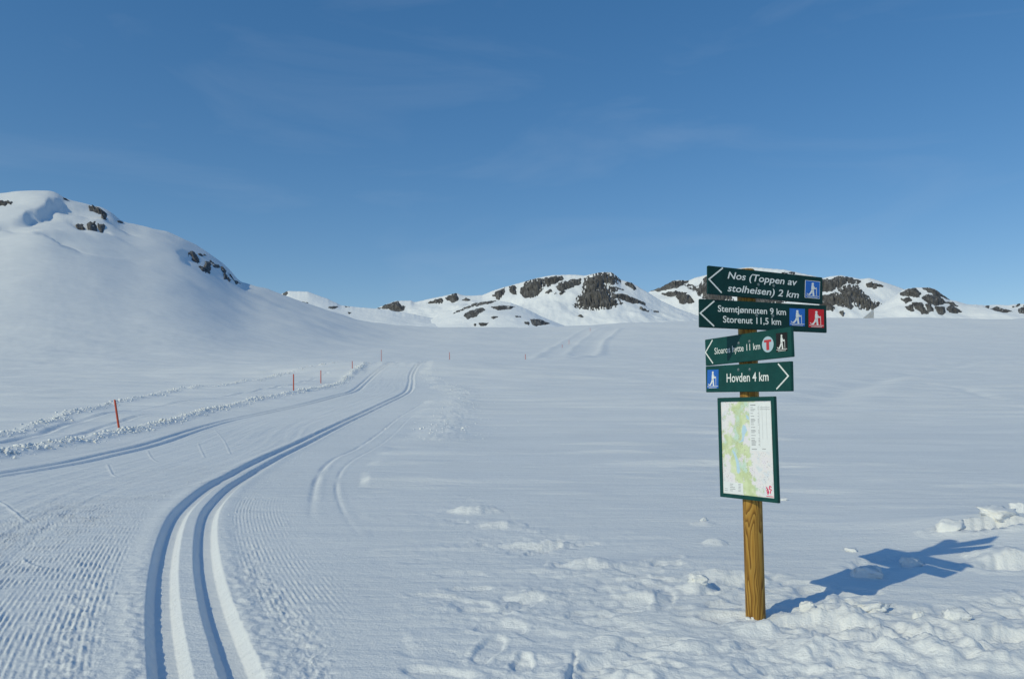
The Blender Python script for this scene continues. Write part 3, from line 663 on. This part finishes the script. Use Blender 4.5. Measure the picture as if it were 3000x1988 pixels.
class Board:
    def __init__(s, corners, az, th, extra=0.0):
        s.d = np.array([math.sin(az), math.cos(az), 0.0]); n = np.array([s.d[1], -s.d[0], 0.0])
        if n @ np.array([-PB.x, -PB.y, 0]) < 0: n = -n
        s.n = n; s.off = PR_ + th + .004 + extra; s.th = th
        s.P0 = np.array([PB.x, PB.y, 0]) + n*s.off
        q = [s.loc(*c) for c in corners]                       # TL TR BR BL in (s, z)
        TL, TR, BR, BL = [np.array(v) for v in q]
        c = (TL+TR+BR+BL)/4; e = ((TR-TL)+(BR-BL))/2; w = np.linalg.norm(e); e = e/w
        up = np.array([-e[1], e[0]]) * (1 if e[0] > 0 else -1); h = (((TL-BL)+(TR-BR))/2) @ up
        s.c, s.e, s.up, s.w, s.h = c, e, up, w, h
        s.quad = [c - e*w/2 + up*h/2, c + e*w/2 + up*h/2, c + e*w/2 - up*h/2, c - e*w/2 - up*h/2]
    def loc(s, x, y):
        d = ray(x, y); o = np.array([0, 0, EYE]); t = ((s.P0-o) @ s.n)/(d @ s.n); p = o + d*t
        return ((p - s.P0) @ s.d, p[2])
    def pt(s, sz, depth):                                       # depth: metres in front of the face
        p = s.P0 + s.d*sz[0] + s.n*depth; return (p[0]-PB.x, p[1]-PB.y, sz[1]-PB.z)
    def prism(s, name, polys, d0, d1, mat, parent, bevel=0):
        bm = bmesh.new()
        for P in polys:
            a = [bm.verts.new(s.pt(v, d0)) for v in P]; b = [bm.verts.new(s.pt(v, d1)) for v in P]; n = len(P)
            bm.faces.new(b); bm.faces.new(a[::-1])
            for k in range(n): bm.faces.new((a[k], a[(k+1) % n], b[(k+1) % n], b[k]))
        if bevel: bmesh.ops.bevel(bm, geom=bm.edges[:], offset=bevel, segments=2, affect='EDGES')
        return bm_obj(name, bm, mat, parent)
    def text(s, body, bl, br, cap, mat, parent, shear=0.0, bold=.012):
        cu = bpy.data.curves.new('lettering', 'FONT'); cu.body = body; cu.size = 1; cu.shear = shear; cu.offset = bold; cu.resolution_u = 4
        o = bpy.data.objects.new('lettering', cu); COL.objects.link(o)
        bpy.context.view_layer.update()
        me = bpy.data.meshes.new_from_object(o.evaluated_get(bpy.context.evaluated_depsgraph_get()))
        bpy.data.objects.remove(o); bpy.data.curves.remove(cu)
        n = len(me.vertices); co = np.empty(n*3); me.vertices.foreach_get('co', co); co = co.reshape(-1, 3)
        capf = .70 if True else 1
        x = (co[:, 0]-co[:, 0].min())/(co[:, 0].max()-co[:, 0].min()); y = co[:, 1]/capf
        B = np.array(s.loc(*bl)); E = np.array(s.loc(*br)); C = np.array(s.loc(*cap)); hgt = (C-B) @ s.up
        out = np.array([s.pt(B + (E-B)*xx + s.up*hgt*yy, .0016) for xx, yy in zip(x, y)])
        # one part per word: islands grouped by the gaps between them
        fs = [list(p.vertices) for p in me.polygons]; bpy.data.meshes.remove(me)
        par = list(range(n))
        def find(a):
            while par[a] != a: par[a] = par[par[a]]; a = par[a]
            return a
        for f in fs:
            for k in f[1:]: par[find(k)] = find(f[0])
        isl = {}
        for k in range(n): isl.setdefault(find(k), []).append(k)
        rg = sorted((co[v, 0].min(), co[v, 0].max(), r) for r, v in isl.items())
        words = []; end = -9
        for a, b_, r in rg:
            if a - end > .17: words.append(set())
            words[-1].add(r); end = max(end, b_)
        names = body.split(' ')
        for wi, W in enumerate(words):
            ff = [f for f in fs if find(f[0]) in W]; used = sorted({k for f in ff for k in f}); ix = {k: q for q, k in enumerate(used)}
            m2 = bpy.data.meshes.new('lettering'); m2.from_pydata([tuple(out[k]) for k in used], [], [[ix[k] for k in f] for f in ff]); m2.materials.append(mat)
            o = bpy.data.objects.new('lettering', m2); COL.objects.link(o); o.parent = parent
            if len(words) == len(names): o['label'] = 'white lettering reading ' + names[wi]
        print(body, len(words))
    def stroke(s, name, px, width, mat, parent):
        P = [np.array(s.loc(*p)) for p in px]; L = []; R = []
        for i, p in enumerate(P):
            t0 = (P[i]-P[i-1]) if i else (P[1]-P[0]); t1 = (P[i+1]-P[i]) if i < len(P)-1 else t0
            t0 = t0/np.linalg.norm(t0); t1 = t1/np.linalg.norm(t1); nn = np.array([-(t0+t1)[1], (t0+t1)[0]]); nn /= np.linalg.norm(nn)
            k = width/2/max(.3, nn @ np.array([-t0[1], t0[0]])); L.append(p+nn*k); R.append(p-nn*k)
        return s.prism(name, [[L[i], L[i+1], R[i+1], R[i]] for i in range(len(P)-1)], .0004, .0016, mat, parent)
    def sub(s, quad_px):
        q = [np.array(s.loc(*p)) for p in quad_px]                 # TL TR BR BL
        def f(a, b): return (q[3]*(1-a)+q[2]*a)*(1-b) + (q[0]*(1-a)+q[1]*a)*b
        return f
    def picto(s, quad_px, mat, parent, border=False):
        f = s.sub(quad_px); lo = .0004
        if border:
            s.prism('pictogram_border', [[f(-.03, -.025), f(1.03, -.025), f(1.03, 1.025), f(-.03, 1.025)]], .0004, .0012, M_WHITE, parent); lo = .0012
        s.prism('pictogram', [[f(0, 0), f(1, 0), f(1, 1), f(0, 1)]], lo, lo+.0008, mat, parent)
        circ = [(.50+.075*math.cos(a), .845+.062*math.sin(a)) for a in [2*math.pi*k/14 for k in range(14)]]
        parts = [circ, [(.43,.775),(.55,.785),(.60,.69),(.585,.47),(.42,.45),(.41,.60)], [(.46,.49),(.585,.49),(.61,.31),(.635,.13),(.53,.13),(.50,.31)],
            [(.42,.48),(.52,.45),(.43,.27),(.30,.145),(.19,.17),(.34,.31)], [(.53,.74),(.60,.71),(.66,.60),(.78,.63),(.78,.56),(.63,.52)], [(.755,.63),(.785,.63),(.80,.14),(.775,.14)],
            [(.04,.125),(.97,.125),(.97,.098),(.04,.098)], [(.08,.235),(.20,.155),(.22,.18),(.10,.26)], [(.16,.045),(.86,.045),(.86,.022),(.16,.022)]]
        s.prism('skier_figure', [[f(*p) for p in P] for P in parts], lo+.0008, lo+.0018, M_WHITE, parent)
    def bolt(s, px, parent, r=.0065):
        c = np.array(s.loc(*px)); bm = bmesh.new(); k = 10; rr = [(r*1.6, .0004), (r*1.6, .0018), (r, .0018), (r, .006), (r*.6, .0075)]; R = []
        for q, dd in rr: R.append([bm.verts.new(s.pt(c + q*np.array([math.cos(2*math.pi*j/k), math.sin(2*math.pi*j/k)]), dd)) for j in range(k)])
        for a, b in zip(R, R[1:]):
            for j in range(k): bm.faces.new((a[j], a[(j+1) % k], b[(j+1) % k], b[j]))
        bm.faces.new(R[-1]); return bm_obj('bolt', bm, M_BOLT, parent)
z1 = lambda x, y: (2000 + x/3.645, 740 + y/3.645)
def make_board(corners, az, th, label, mat=M_GREEN, extra=0.0):
    B = Board(corners, math.radians(az), th, extra)
    o = B.prism('direction_board', [B.quad], -th, 0, mat, root, .0025); o['label'] = label
    print('board %s w=%.3f h=%.3f' % (label[:30], B.w, B.h))
    return B, o
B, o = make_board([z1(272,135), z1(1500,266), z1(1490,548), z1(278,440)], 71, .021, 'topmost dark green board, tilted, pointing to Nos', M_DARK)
B.text('Nos (Toppen av', z1(478,275), z1(1222,352), z1(478,201), M_WHITE, o, .22); B.text('stolheisen) 2 km', z1(478,410), z1(1240,485), z1(478,336), M_WHITE, o, .22)
B.stroke('arrow', [z1(428,163), z1(280,283), z1(415,428)], .0085, M_WHITE, o)
B.picto([z1(1312,297), z1(1462,312), z1(1457,490), z1(1307,476)], M_BLUE, o, True)
B.bolt(z1(808,340), o); B.bolt(z1(970,352), o)
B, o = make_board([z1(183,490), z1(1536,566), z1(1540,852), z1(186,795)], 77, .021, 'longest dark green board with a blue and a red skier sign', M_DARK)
B.text('Stemtjønnuten 9 km', z1(375,628), z1(1102,666), z1(375,560), M_WHITE, o); B.text('Storenut 11,5 km', z1(430,743), z1(1050,771), z1(430,673), M_WHITE, o)
B.stroke('arrow', [z1(338,515), z1(187,645), z1(335,785)], .0085, M_WHITE, o)
B.picto([z1(1140,592), z1(1305,600), z1(1303,785), z1(1140,777)], M_BLUE, o); B.picto([z1(1344,600), z1(1507,608), z1(1508,801), z1(1345,795)], M_RED, o)
B.bolt(z1(790,668), o); B.bolt(z1(962,673), o)
B, o = make_board([z1(236,927), z1(1160,790), z1(1168,1108), z1(245,1208)], -25, .021, 'green board with a T disc and a black skier sign')
B.text('Sloaros hytte 11 km', z1(343,1083), z1(830,1029), z1(343,1016), M_WHITE, o, 0.0, .004)
B.stroke('arrow', [z1(320,932), z1(245,1065), z1(325,1180)], .0085, M_WHITE, o)
c = np.array(B.loc(*z1(910,978))); rr = abs((np.array(B.loc(*z1(910,893))) - c)[1])
dsc = B.prism('trail_disc', [[c + rr*np.array([math.cos(a), math.sin(a)]) for a in [2*math.pi*k/32 for k in range(32)]]], .0004, .0012, M_PALE, o)
B.prism('letter_t', [[c + rr*np.array(v) for v in ((-.62,.58),(.62,.58),(.62,.28),(-.62,.28))], [c + rr*np.array(v) for v in ((-.24,.28),(.24,.28),(.24,-.72),(-.24,-.72))]], .0012, .002, M_TRED, o)
B.picto([z1(998,861), z1(1117,848), z1(1121,1046), z1(1001,1061)], M_BLACK, o)
B.bolt(z1(600,965), o); B.bolt(z1(715,946), o)
B, o = make_board([z1(250,1205), z1(1165,1165), z1(1150,1470), z1(243,1497)], -24, .021, 'lowest green board pointing right to Hovden')
B.text('Hovden 4 km', z1(472,1381), z1(920,1366), z1(472,1290), M_WHITE, o)
B.stroke('arrow', [z1(1020,1185), z1(1130,1315), z1(1003,1455)], .0085, M_WHITE, o)
B.picto([z1(265,1250), z1(385,1245), z1(383,1445), z1(263,1450)], M_BLUE, o)
B.bolt(z1(597,1248), o); B.bolt(z1(718,1245), o)

# framed map
z2 = lambda x, y: (2080 + x/4.614, 1150 + y/4.614)
B = Board([z2(135,68), z2(905,46), z2(898,1490), z2(115,1400)], math.radians(-33), .018)
print('map', B.w, B.h)
mb = B.prism('map_board', [B.quad], -.018, 0, M_GREEN, root, .002); mb['label'] = 'green framed trail map below the direction boards'
Q = B.quad; fw = .026
fr = [Q[0], Q[1], Q[2], Q[3]]
def inset(e): return [B.c - B.e*(B.w/2-e) + B.up*(B.h/2-e), B.c + B.e*(B.w/2-e) + B.up*(B.h/2-e), B.c + B.e*(B.w/2-e) - B.up*(B.h/2-e), B.c - B.e*(B.w/2-e) - B.up*(B.h/2-e)]
i0, i1 = inset(.0015), inset(fw)
for k in range(4): B.prism('frame_rail', [[i0[k], i0[(k+1) % 4], i1[(k+1) % 4], i1[k]]], .0003, .006, M_GREEN, mb)
def map_material(B):
    m, nt, b = new_mat('printed_map'); L = nt.links
    uv = nt.nodes.new('ShaderNodeUVMap'); uv.uv_map = 'sheet'
    sp = nt.nodes.new('ShaderNodeSeparateXYZ'); L.new(uv.outputs[0], sp.inputs[0])
    mp = nt.nodes.new('ShaderNodeMapping'); mp.inputs['Scale'].default_value = (1, 1.45, 1); L.new(uv.outputs[0], mp.inputs[0])
    n = nt.nodes.new('ShaderNodeTexNoise'); n.inputs['Scale'].default_value = 6.5; n.inputs['Detail'].default_value = 6; n.inputs['Roughness'].default_value = .6; L.new(mp.outputs[0], n.inputs['Vector'])
    def math_(op, a, b_=None, c_=None):
        k = nt.nodes.new('ShaderNodeMath'); k.operation = op
        for i, v in enumerate((a, b_, c_)):
            if v is None: continue
            if isinstance(v, (int, float)): k.inputs[i].default_value = v
            else: L.new(v, k.inputs[i])
        return k.outputs[0]
    # a green valley that wanders from the top to the bottom edge of the sheet
    vv = math_('SUBTRACT', sp.outputs['Y'], .5)
    cx = math_('ADD', math_('MULTIPLY_ADD', vv, -.11, .32), math_('MULTIPLY', math_('MULTIPLY', vv, vv), .72))
    dx = math_('ABSOLUTE', math_('SUBTRACT', sp.outputs['X'], cx))
    g = math_('SUBTRACT', math_('MULTIPLY_ADD', n.outputs['Fac'], 1.9, -.60), math_('MULTIPLY', dx, 1.75))
    # side valley near the left edge
    ax = math_('SUBTRACT', sp.outputs['X'], .08); ay = math_('MULTIPLY', math_('SUBTRACT', sp.outputs['Y'], .50), 1.3)
    rr2 = math_('SQRT', math_('ADD', math_('MULTIPLY', ax, ax), math_('MULTIPLY', ay, ay)))
    g = math_('MAXIMUM', g, math_('SUBTRACT', math_('MULTIPLY_ADD', n.outputs['Fac'], 1.9, -.62), math_('MULTIPLY', rr2, 1.6)))
    gm = nt.nodes.new('ShaderNodeMapRange'); gm.inputs['From Min'].default_value = -.03; gm.inputs['From Max'].default_value = .16; L.new(g, gm.inputs['Value'])
    cr = nt.nodes.new('ShaderNodeValToRGB'); e = cr.color_ramp.elements
    e[0].position = .35; e[0].color = (.80, .76, .82, 1); e[1].position = .62; e[1].color = (.70, .74, .80, 1); k = e.new(.48); k.color = (.83, .80, .80, 1)
    L.new(n.outputs['Fac'], cr.inputs[0])
    gr = nt.nodes.new('ShaderNodeValToRGB'); e = gr.color_ramp.elements
    e[0].position = .40; e[0].color = (.68, .76, .48, 1); e[1].position = .62; e[1].color = (.58, .74, .62, 1); k = e.new(.52); k.color = (.56, .64, .36, 1)
    n4 = nt.nodes.new('ShaderNodeTexNoise'); n4.inputs['Scale'].default_value = 5; n4.inputs['Detail'].default_value = 3; L.new(uv.outputs[0], n4.inputs['Vector']); L.new(n4.outputs['Fac'], gr.inputs[0])
    mx = nt.nodes.new('ShaderNodeMix'); mx.data_type = 'RGBA'; L.new(gm.outputs[0], mx.inputs['Factor']); L.new(cr.outputs[0], mx.inputs['A']); L.new(gr.outputs[0], mx.inputs['B'])
    vo = nt.nodes.new('ShaderNodeTexVoronoi'); vo.inputs['Scale'].default_value = 46; L.new(mp.outputs[0], vo.inputs['Vector'])
    n5 = nt.nodes.new('ShaderNodeTexNoise'); n5.inputs['Scale'].default_value = 4; L.new(mp.outputs[0], n5.inputs['Vector'])
    sm = nt.nodes.new('ShaderNodeMapRange'); sm.inputs['From Min'].default_value = .30; sm.inputs['From Max'].default_value = .16; sm.inputs['To Max'].default_value = 1; L.new(vo.outputs['Distance'], sm.inputs['Value'])
    s2 = nt.nodes.new('ShaderNodeMapRange'); s2.inputs['From Min'].default_value = .44; s2.inputs['From Max'].default_value = .6; s2.inputs['To Max'].default_value = .95; L.new(n5.outputs['Fac'], s2.inputs['Value'])
    mm = math_('MULTIPLY', sm.outputs[0], s2.outputs[0])
    m2 = nt.nodes.new('ShaderNodeMix'); m2.data_type = 'RGBA'; m2.inputs['B'].default_value = (.30, .22, .26, 1); L.new(mm, m2.inputs['Factor']); L.new(mx.outputs['Result'], m2.inputs['A'])
    L.new(m2.outputs['Result'], b.inputs['Base Color']); b.inputs['Roughness'].default_value = .35; b.inputs['Specular IOR Level'].default_value = .35
    return m
M_MAP = map_material(B)
sh = B.prism('map_sheet', [i1], .0003, .0012, M_MAP, mb); sh['label'] = 'printed map with green valleys and pale mountains'
uvl = sh.data.uv_layers.new(name='sheet')
inv = np.linalg.inv(np.stack([B.e*(B.w-2*fw), B.up*(B.h-2*fw)], 1))
for lp in sh.data.loops:
    v = sh.data.vertices[lp.vertex_index].co; w = np.array([v.x+PB.x, v.y+PB.y, 0]) - B.P0
    uvl.data[lp.index].uv = inv @ (np.array([w @ B.d, v.z+PB.z]) - i1[3])
def mf(a, b): return i1[3] + B.e*(B.w-2*fw)*a + B.up*(B.h-2*fw)*b
M_PAPER = plain_mat('map_paper', (.80, .82, .83), .35, .35, .02); M_LAKE = plain_mat('map_lake', (.50, .68, .80), .35, .35, .04); M_INK = plain_mat('map_ink', (.25, .26, .28), .4, .3, .1)
M_PINK = plain_mat('pink_emblem', (.75, .03, .13), .4, .3, .05)
def rect(a, b, c, d): return [mf(a, b), mf(c, b), mf(c, d), mf(a, d)]
lg = B.prism('legend_panel', [rect(.575, .475, .985, .985)], .0012, .0016, M_PAPER, mb)
random.seed(3); bars = [rect(.60, .955, .70, .963)]
yy = .93
while yy > .52:
    bars.append(rect(.60, yy, .60+random.uniform(.03, .10), yy+.005))
    if random.random() < .75: bars.append(rect(.735, yy, .755, yy+.004))
    if yy > .9: bars.append(rect(.78, yy, .97, yy+.004))
    yy -= random.choice([.0125, .0125, .02, .03])
bars += [rect(.76, .52, .763, .95), rect(.82, .60, .822, .95), rect(.90, .60, .902, .95), rect(.60, .49, .70, .496), rect(.80, .497, .87, .503)]
B.prism('printed_rows', bars, .0016, .0020, M_INK, mb)['kind'] = 'stuff'
B.prism('key_panel', [rect(.0, .0, .405, .125)], .0012, .0016, M_PAPER, mb)
bars = [rect(.14, .105-.018*k, .14+random.uniform(.05, .11), .110-.018*k) for k in range(5)] + [rect(.31, .11-.015*k, .36, .114-.015*k) for k in range(6)] + [rect(.03, .05-.02*k, .09, .054-.02*k) for k in range(2)]
B.prism('printed_rows', bars, .0016, .0020, M_INK, mb)['kind'] = 'stuff'
for P in ([(.36,.56),(.42,.60),(.41,.68),(.44,.75),(.49,.74),(.52,.69),(.47,.64),(.44,.57)], [(.20,.48),(.24,.42),(.28,.34),(.29,.24),(.33,.22),(.36,.26),(.33,.36),(.27,.45)], [(.50,.86),(.56,.84),(.57,.80),(.52,.81)]):
    B.prism('lake', [[mf(*p) for p in P]], .0012, .0016, M_LAKE, mb)
strokes = [[(.845,.105),(.862,.112),(.885,.085),(.872,.075)], [(.862,.088),(.875,.098),(.905,.060),(.89,.048)], [(.875,.060),(.905,.062),(.885,.030),(.865,.035)], [(.895,.080),(.912,.082),(.925,.120),(.910,.125)],
           [(.912,.118),(.920,.128),(.955,.115),(.945,.104)], [(.918,.09),(.93,.098),(.955,.085),(.945,.075)], [(.915,.048),(.93,.085),(.945,.080),(.93,.045)], [(.85,.075),(.86,.082),(.88,.055),(.868,.050)]]
em = B.prism('emblem', [[mf(*p) for p in P] for P in strokes] + [rect(.85, .012, .98, .019)], .0012, .0018, M_PINK, mb); em['label'] = 'pink emblem printed in the map corner'

# ------------------------------------------------------------------ red marker stakes along the trail
def stake(base_px, top_px, label, group=None, lean=0.0, rad=.017):
    g = surf_pt(*base_px); d = ray(*top_px); h = d[2]/d[1]*g.y + EYE - g.z
    dx = d[0]/d[1]*g.y - g.x
    bm = bmesh.new(); n = 10; R = []
    tot = [(-.35, 1.0), (0, 1.0), (h*.25, 1.0), (h*.6, .97), (h-.02, .93), (h, .55)]
    for z, s in tot: R.append([bm.verts.new((dx*z/h + rad*s*math.cos(2*math.pi*k/n), lean*z + rad*s*math.sin(2*math.pi*k/n), z)) for k in range(n)])
    for a, b in zip(R, R[1:]):
        for k in range(n): bm.faces.new((a[k], a[(k+1) % n], b[(k+1) % n], b[k]))
    bm.faces.new(R[-1]); bm.faces.new(R[0][::-1])
    o = bm_obj('marker_stake', bm, M_STAKE, None, True); o.location = g
    tag(o, label, 'stake', group)
    print('stake h=%.2f Y=%.1f' % (h, g.y)); return o
GS = 'red marker stakes along the ski trail'
stake((350,1260), (336,1170), 'red marker stake leaning over beside the crumbly snow bank', GS, 0, .034)
stake((860,1149), (860,1095), 'upright red stake next along the trail after the leaning stake', GS, 0, .036)
stake((940,1121), (940,1084), 'third red stake along the trail counting from the leaning one', GS, 0, .036)
stake((1032,1083), (1032,1057), 'short red stake on the bank just below the rise in the trail', GS, 0, .034)
stake((1117,1058), (1117,1024), 'red stake on the crest where the left ski track goes over', GS, 0, .038)
stake((1317,1057), (1317,1031), 'red stake standing alone right of the crest of the trail', GS, 0, .04)
stake((1539,1053), (1539,1037), 'small distant stake where the far trail starts to climb', GS, 0, .05)
for a, b, w in (((1647,1020), (1647,1009), 'lowest'), ((1667,1006), (1667,995), 'middle'), ((1729,971), (1729,960), 'highest')):
    stake(a, b, 'tiny far stake, %s of three beside the climbing stretch of trail' % w, GS, 0, .06)

# ------------------------------------------------------------------ lumps of broken snow
M_CLOD = snow_material('clod_snow')
def clod_mesh(sx_, sy_, sz_, seed, blocky=.5, sub_=3):
    r = random.Random(seed*77+5); bm = bmesh.new()
    for k in range(26 if sub_ > 1 else 12):
        v = Vector((r.gauss(0, 1), r.gauss(0, 1), r.gauss(0, 1))).normalized()
        m = max(abs(v.x), abs(v.y), abs(v.z)); v = v.lerp(v/m*.85, blocky)*r.uniform(.8, 1.1); bm.verts.new(v)
    res = bmesh.ops.convex_hull(bm, input=bm.verts[:]); dead = [g for g in res['geom_interior'] + res['geom_unused'] if isinstance(g, bmesh.types.BMVert)]
    bmesh.ops.delete(bm, geom=list(set(dead)), context='VERTS')
    if sub_ > 1:
        bmesh.ops.subdivide_edges(bm, edges=bm.edges[:], cuts=4, use_grid_fill=True)
        bmesh.ops.triangulate(bm, faces=bm.faces[:])
    off = Vector((seed*3.7, seed*1.3, -seed*2.1))
    for v in bm.verts:
        p = v.co; k = 1 + (.20*mnoise.noise(p*2.2+off) + .13*mnoise.noise(p*5.5+off) + .05*mnoise.noise(p*12+off) if sub_ > 1 else 0)
        v.co = Vector((p.x*k*sx_, p.y*k*sy_, p.z*k*sz_))
    bm.verts.index_update(); return bm
def clod(px, w_px, h_px, label, seed, group=None, blocky=.55, rot=None):
    g = surf_pt(*px); s = F/(g.y*CT + (g.z-EYE)*ST); rx = w_px/s/2; rz = h_px/s*.62
    bm = clod_mesh(rx, rx*.7, rz, seed, blocky)
    o = bm_obj('snow_clod', bm, M_CLOD, None, True); o.location = g + Vector((0, rx*.3, rz*.18)); o.rotation_euler = (random.uniform(-.2, .2), random.uniform(-.2, .2), random.uniform(-.5, .5) if rot is None else rot)
    tag(o, label, 'snow lump', group); return o
GC = 'broken snow lumps round the signpost'
clod((2548,1690), 115, 55, 'largest snow lump lying inside the shadow of the signpost', 1, GC)
clod((2678,1650), 78, 42, 'smaller snow lump further up inside the signpost shadow', 2, GC)
clod((2496,1614), 38, 16, 'sunlit snow lump on the far edge of the signpost shadow', 3, GC)
clod((2795,1580), 105, 45, 'jagged snow heap beyond the tip of the signpost shadow', 4, GC, .2)
clod((2940,1558), 125, 34, 'flat broken snow slab past the jagged heap', 5, GC, .8)
clod((2985,1500), 50, 40, 'upright snow block standing beyond the broken slab', 6, GC, .8)
clod((2560,1786), 105, 26, 'flat topped snow block between the shadow and the trampled hollow', 7, GC, .85)
clod((2368,1790), 60, 48, 'bright snow lump beside the foot of the post', 8, GC, .3)
clod((2690,1815), 46, 30, 'squarish snow block beside the flat topped one', 9, GC, .8)
clod((2806,1828), 85, 42, 'rounded snow heap in the churned snow past the squarish block', 10, GC, .2)
clod((2050,1724), 66, 30, 'boxy snow lump with its own shadow on the way to the post', 11, GC, .75)
clod((2062,1528), 28, 14, 'small snow lump on the smooth snow below the map board', 12, GC, .4)
clod((2300,1466), 30, 12, 'small snow lump just past the map board corner', 13, GC, .4)
for i, (x, y, w, h) in enumerate([(2213,1812,34,12),(2192,1811,20,9),(2236,1813,22,8)]):
    clod((x, y), w, h, ['largest snow crumb pressed against the foot of the post', 'smallest snow crumb at the sunny edge of the post foot', 'snow crumb at the shaded edge of the post foot'][i], 20+i, 'snow crumbs at the post foot', .3)

def debris(name, lines, seed, label, hmin=.014, hmax=.10):
    """crumbled snow thrown aside by the groomer: countless bits in one object"""
    r = np.random.default_rng(seed); Vv = []; Ff = []; base = 0
    protos = []
    for k in range(10):
        bm = clod_mesh(1, .8, .75, 60+k, .4, 1); bm.verts.ensure_lookup_table()
        protos.append((np.array([v.co[:] for v in bm.verts]), np.array([[v.index for v in f.verts] for f in bm.faces]))); bm.free()
    pts = []
    for ln, dens, spread, t0, t1 in lines:
        seg = np.hypot(*np.diff(ln, axis=0).T); acc = np.concatenate([[0], np.cumsum(seg)]); L = acc[-1]
        n = int(L*dens)
        s = np.sort(r.uniform(t0*L, t1*L, n)); x = np.interp(s, acc, ln[:, 0]); y = np.interp(s, acc, ln[:, 1])
        cl = .45 + 1.1*np.abs(gnoise(s*.7, s*0, seed)); 
        pts.append(np.stack([x + r.normal(0, spread, n), y + r.normal(0, spread, n), np.clip(cl, .3, 1.6)], 1))
    pts = np.concatenate(pts); zz = surface(pts[:, 0], pts[:, 1])[0] + EYE
    for (x, y, c), z in zip(pts, zz):
        v, f = protos[r.integers(10)]; sz = (hmin + (hmax-hmin)*r.random()**3.2)*c; a = r.uniform(0, 6.28); ca, sa = math.cos(a), math.sin(a)
        w = v*sz; w = np.stack([w[:, 0]*ca-w[:, 1]*sa, w[:, 0]*sa+w[:, 1]*ca, w[:, 2]], 1) + (x, y, z+.25*sz)
        Vv.append(w); Ff.append(f+base); base += len(v)
    o = link_mesh(name, np.concatenate(Vv), np.concatenate(Ff), M_CLOD); o['kind'] = 'stuff'
    o['label'] = label; o['category'] = 'snow debris'; return o
debris('snow_crumbs', [(WR1, 80, .24, .02, 1), (WR2, 48, .25, .02, 1)], 5, 'crumbled snow along the banks left of the trail')
debris('snow_crumbs', [(WR3, 16, .7, 0, 1)], 6, 'crumbled snow along the right edge of the trail near the rise', .012, .06)
edge_l = MAIN[:60] + np.array([-.62, 0]); edge_r = MAIN[:60] + np.array([.55, 0])
debris('snow_crumbs', [(edge_l, 26, .12, 0, .8), (edge_r, 40, .13, 0, .7)], 7, 'small snow crumbs scattered beside the main ski track', .003, .013)
print('tris', sum(len(o.data.polygons)*2 for o in bpy.data.objects if o.type == 'MESH'))
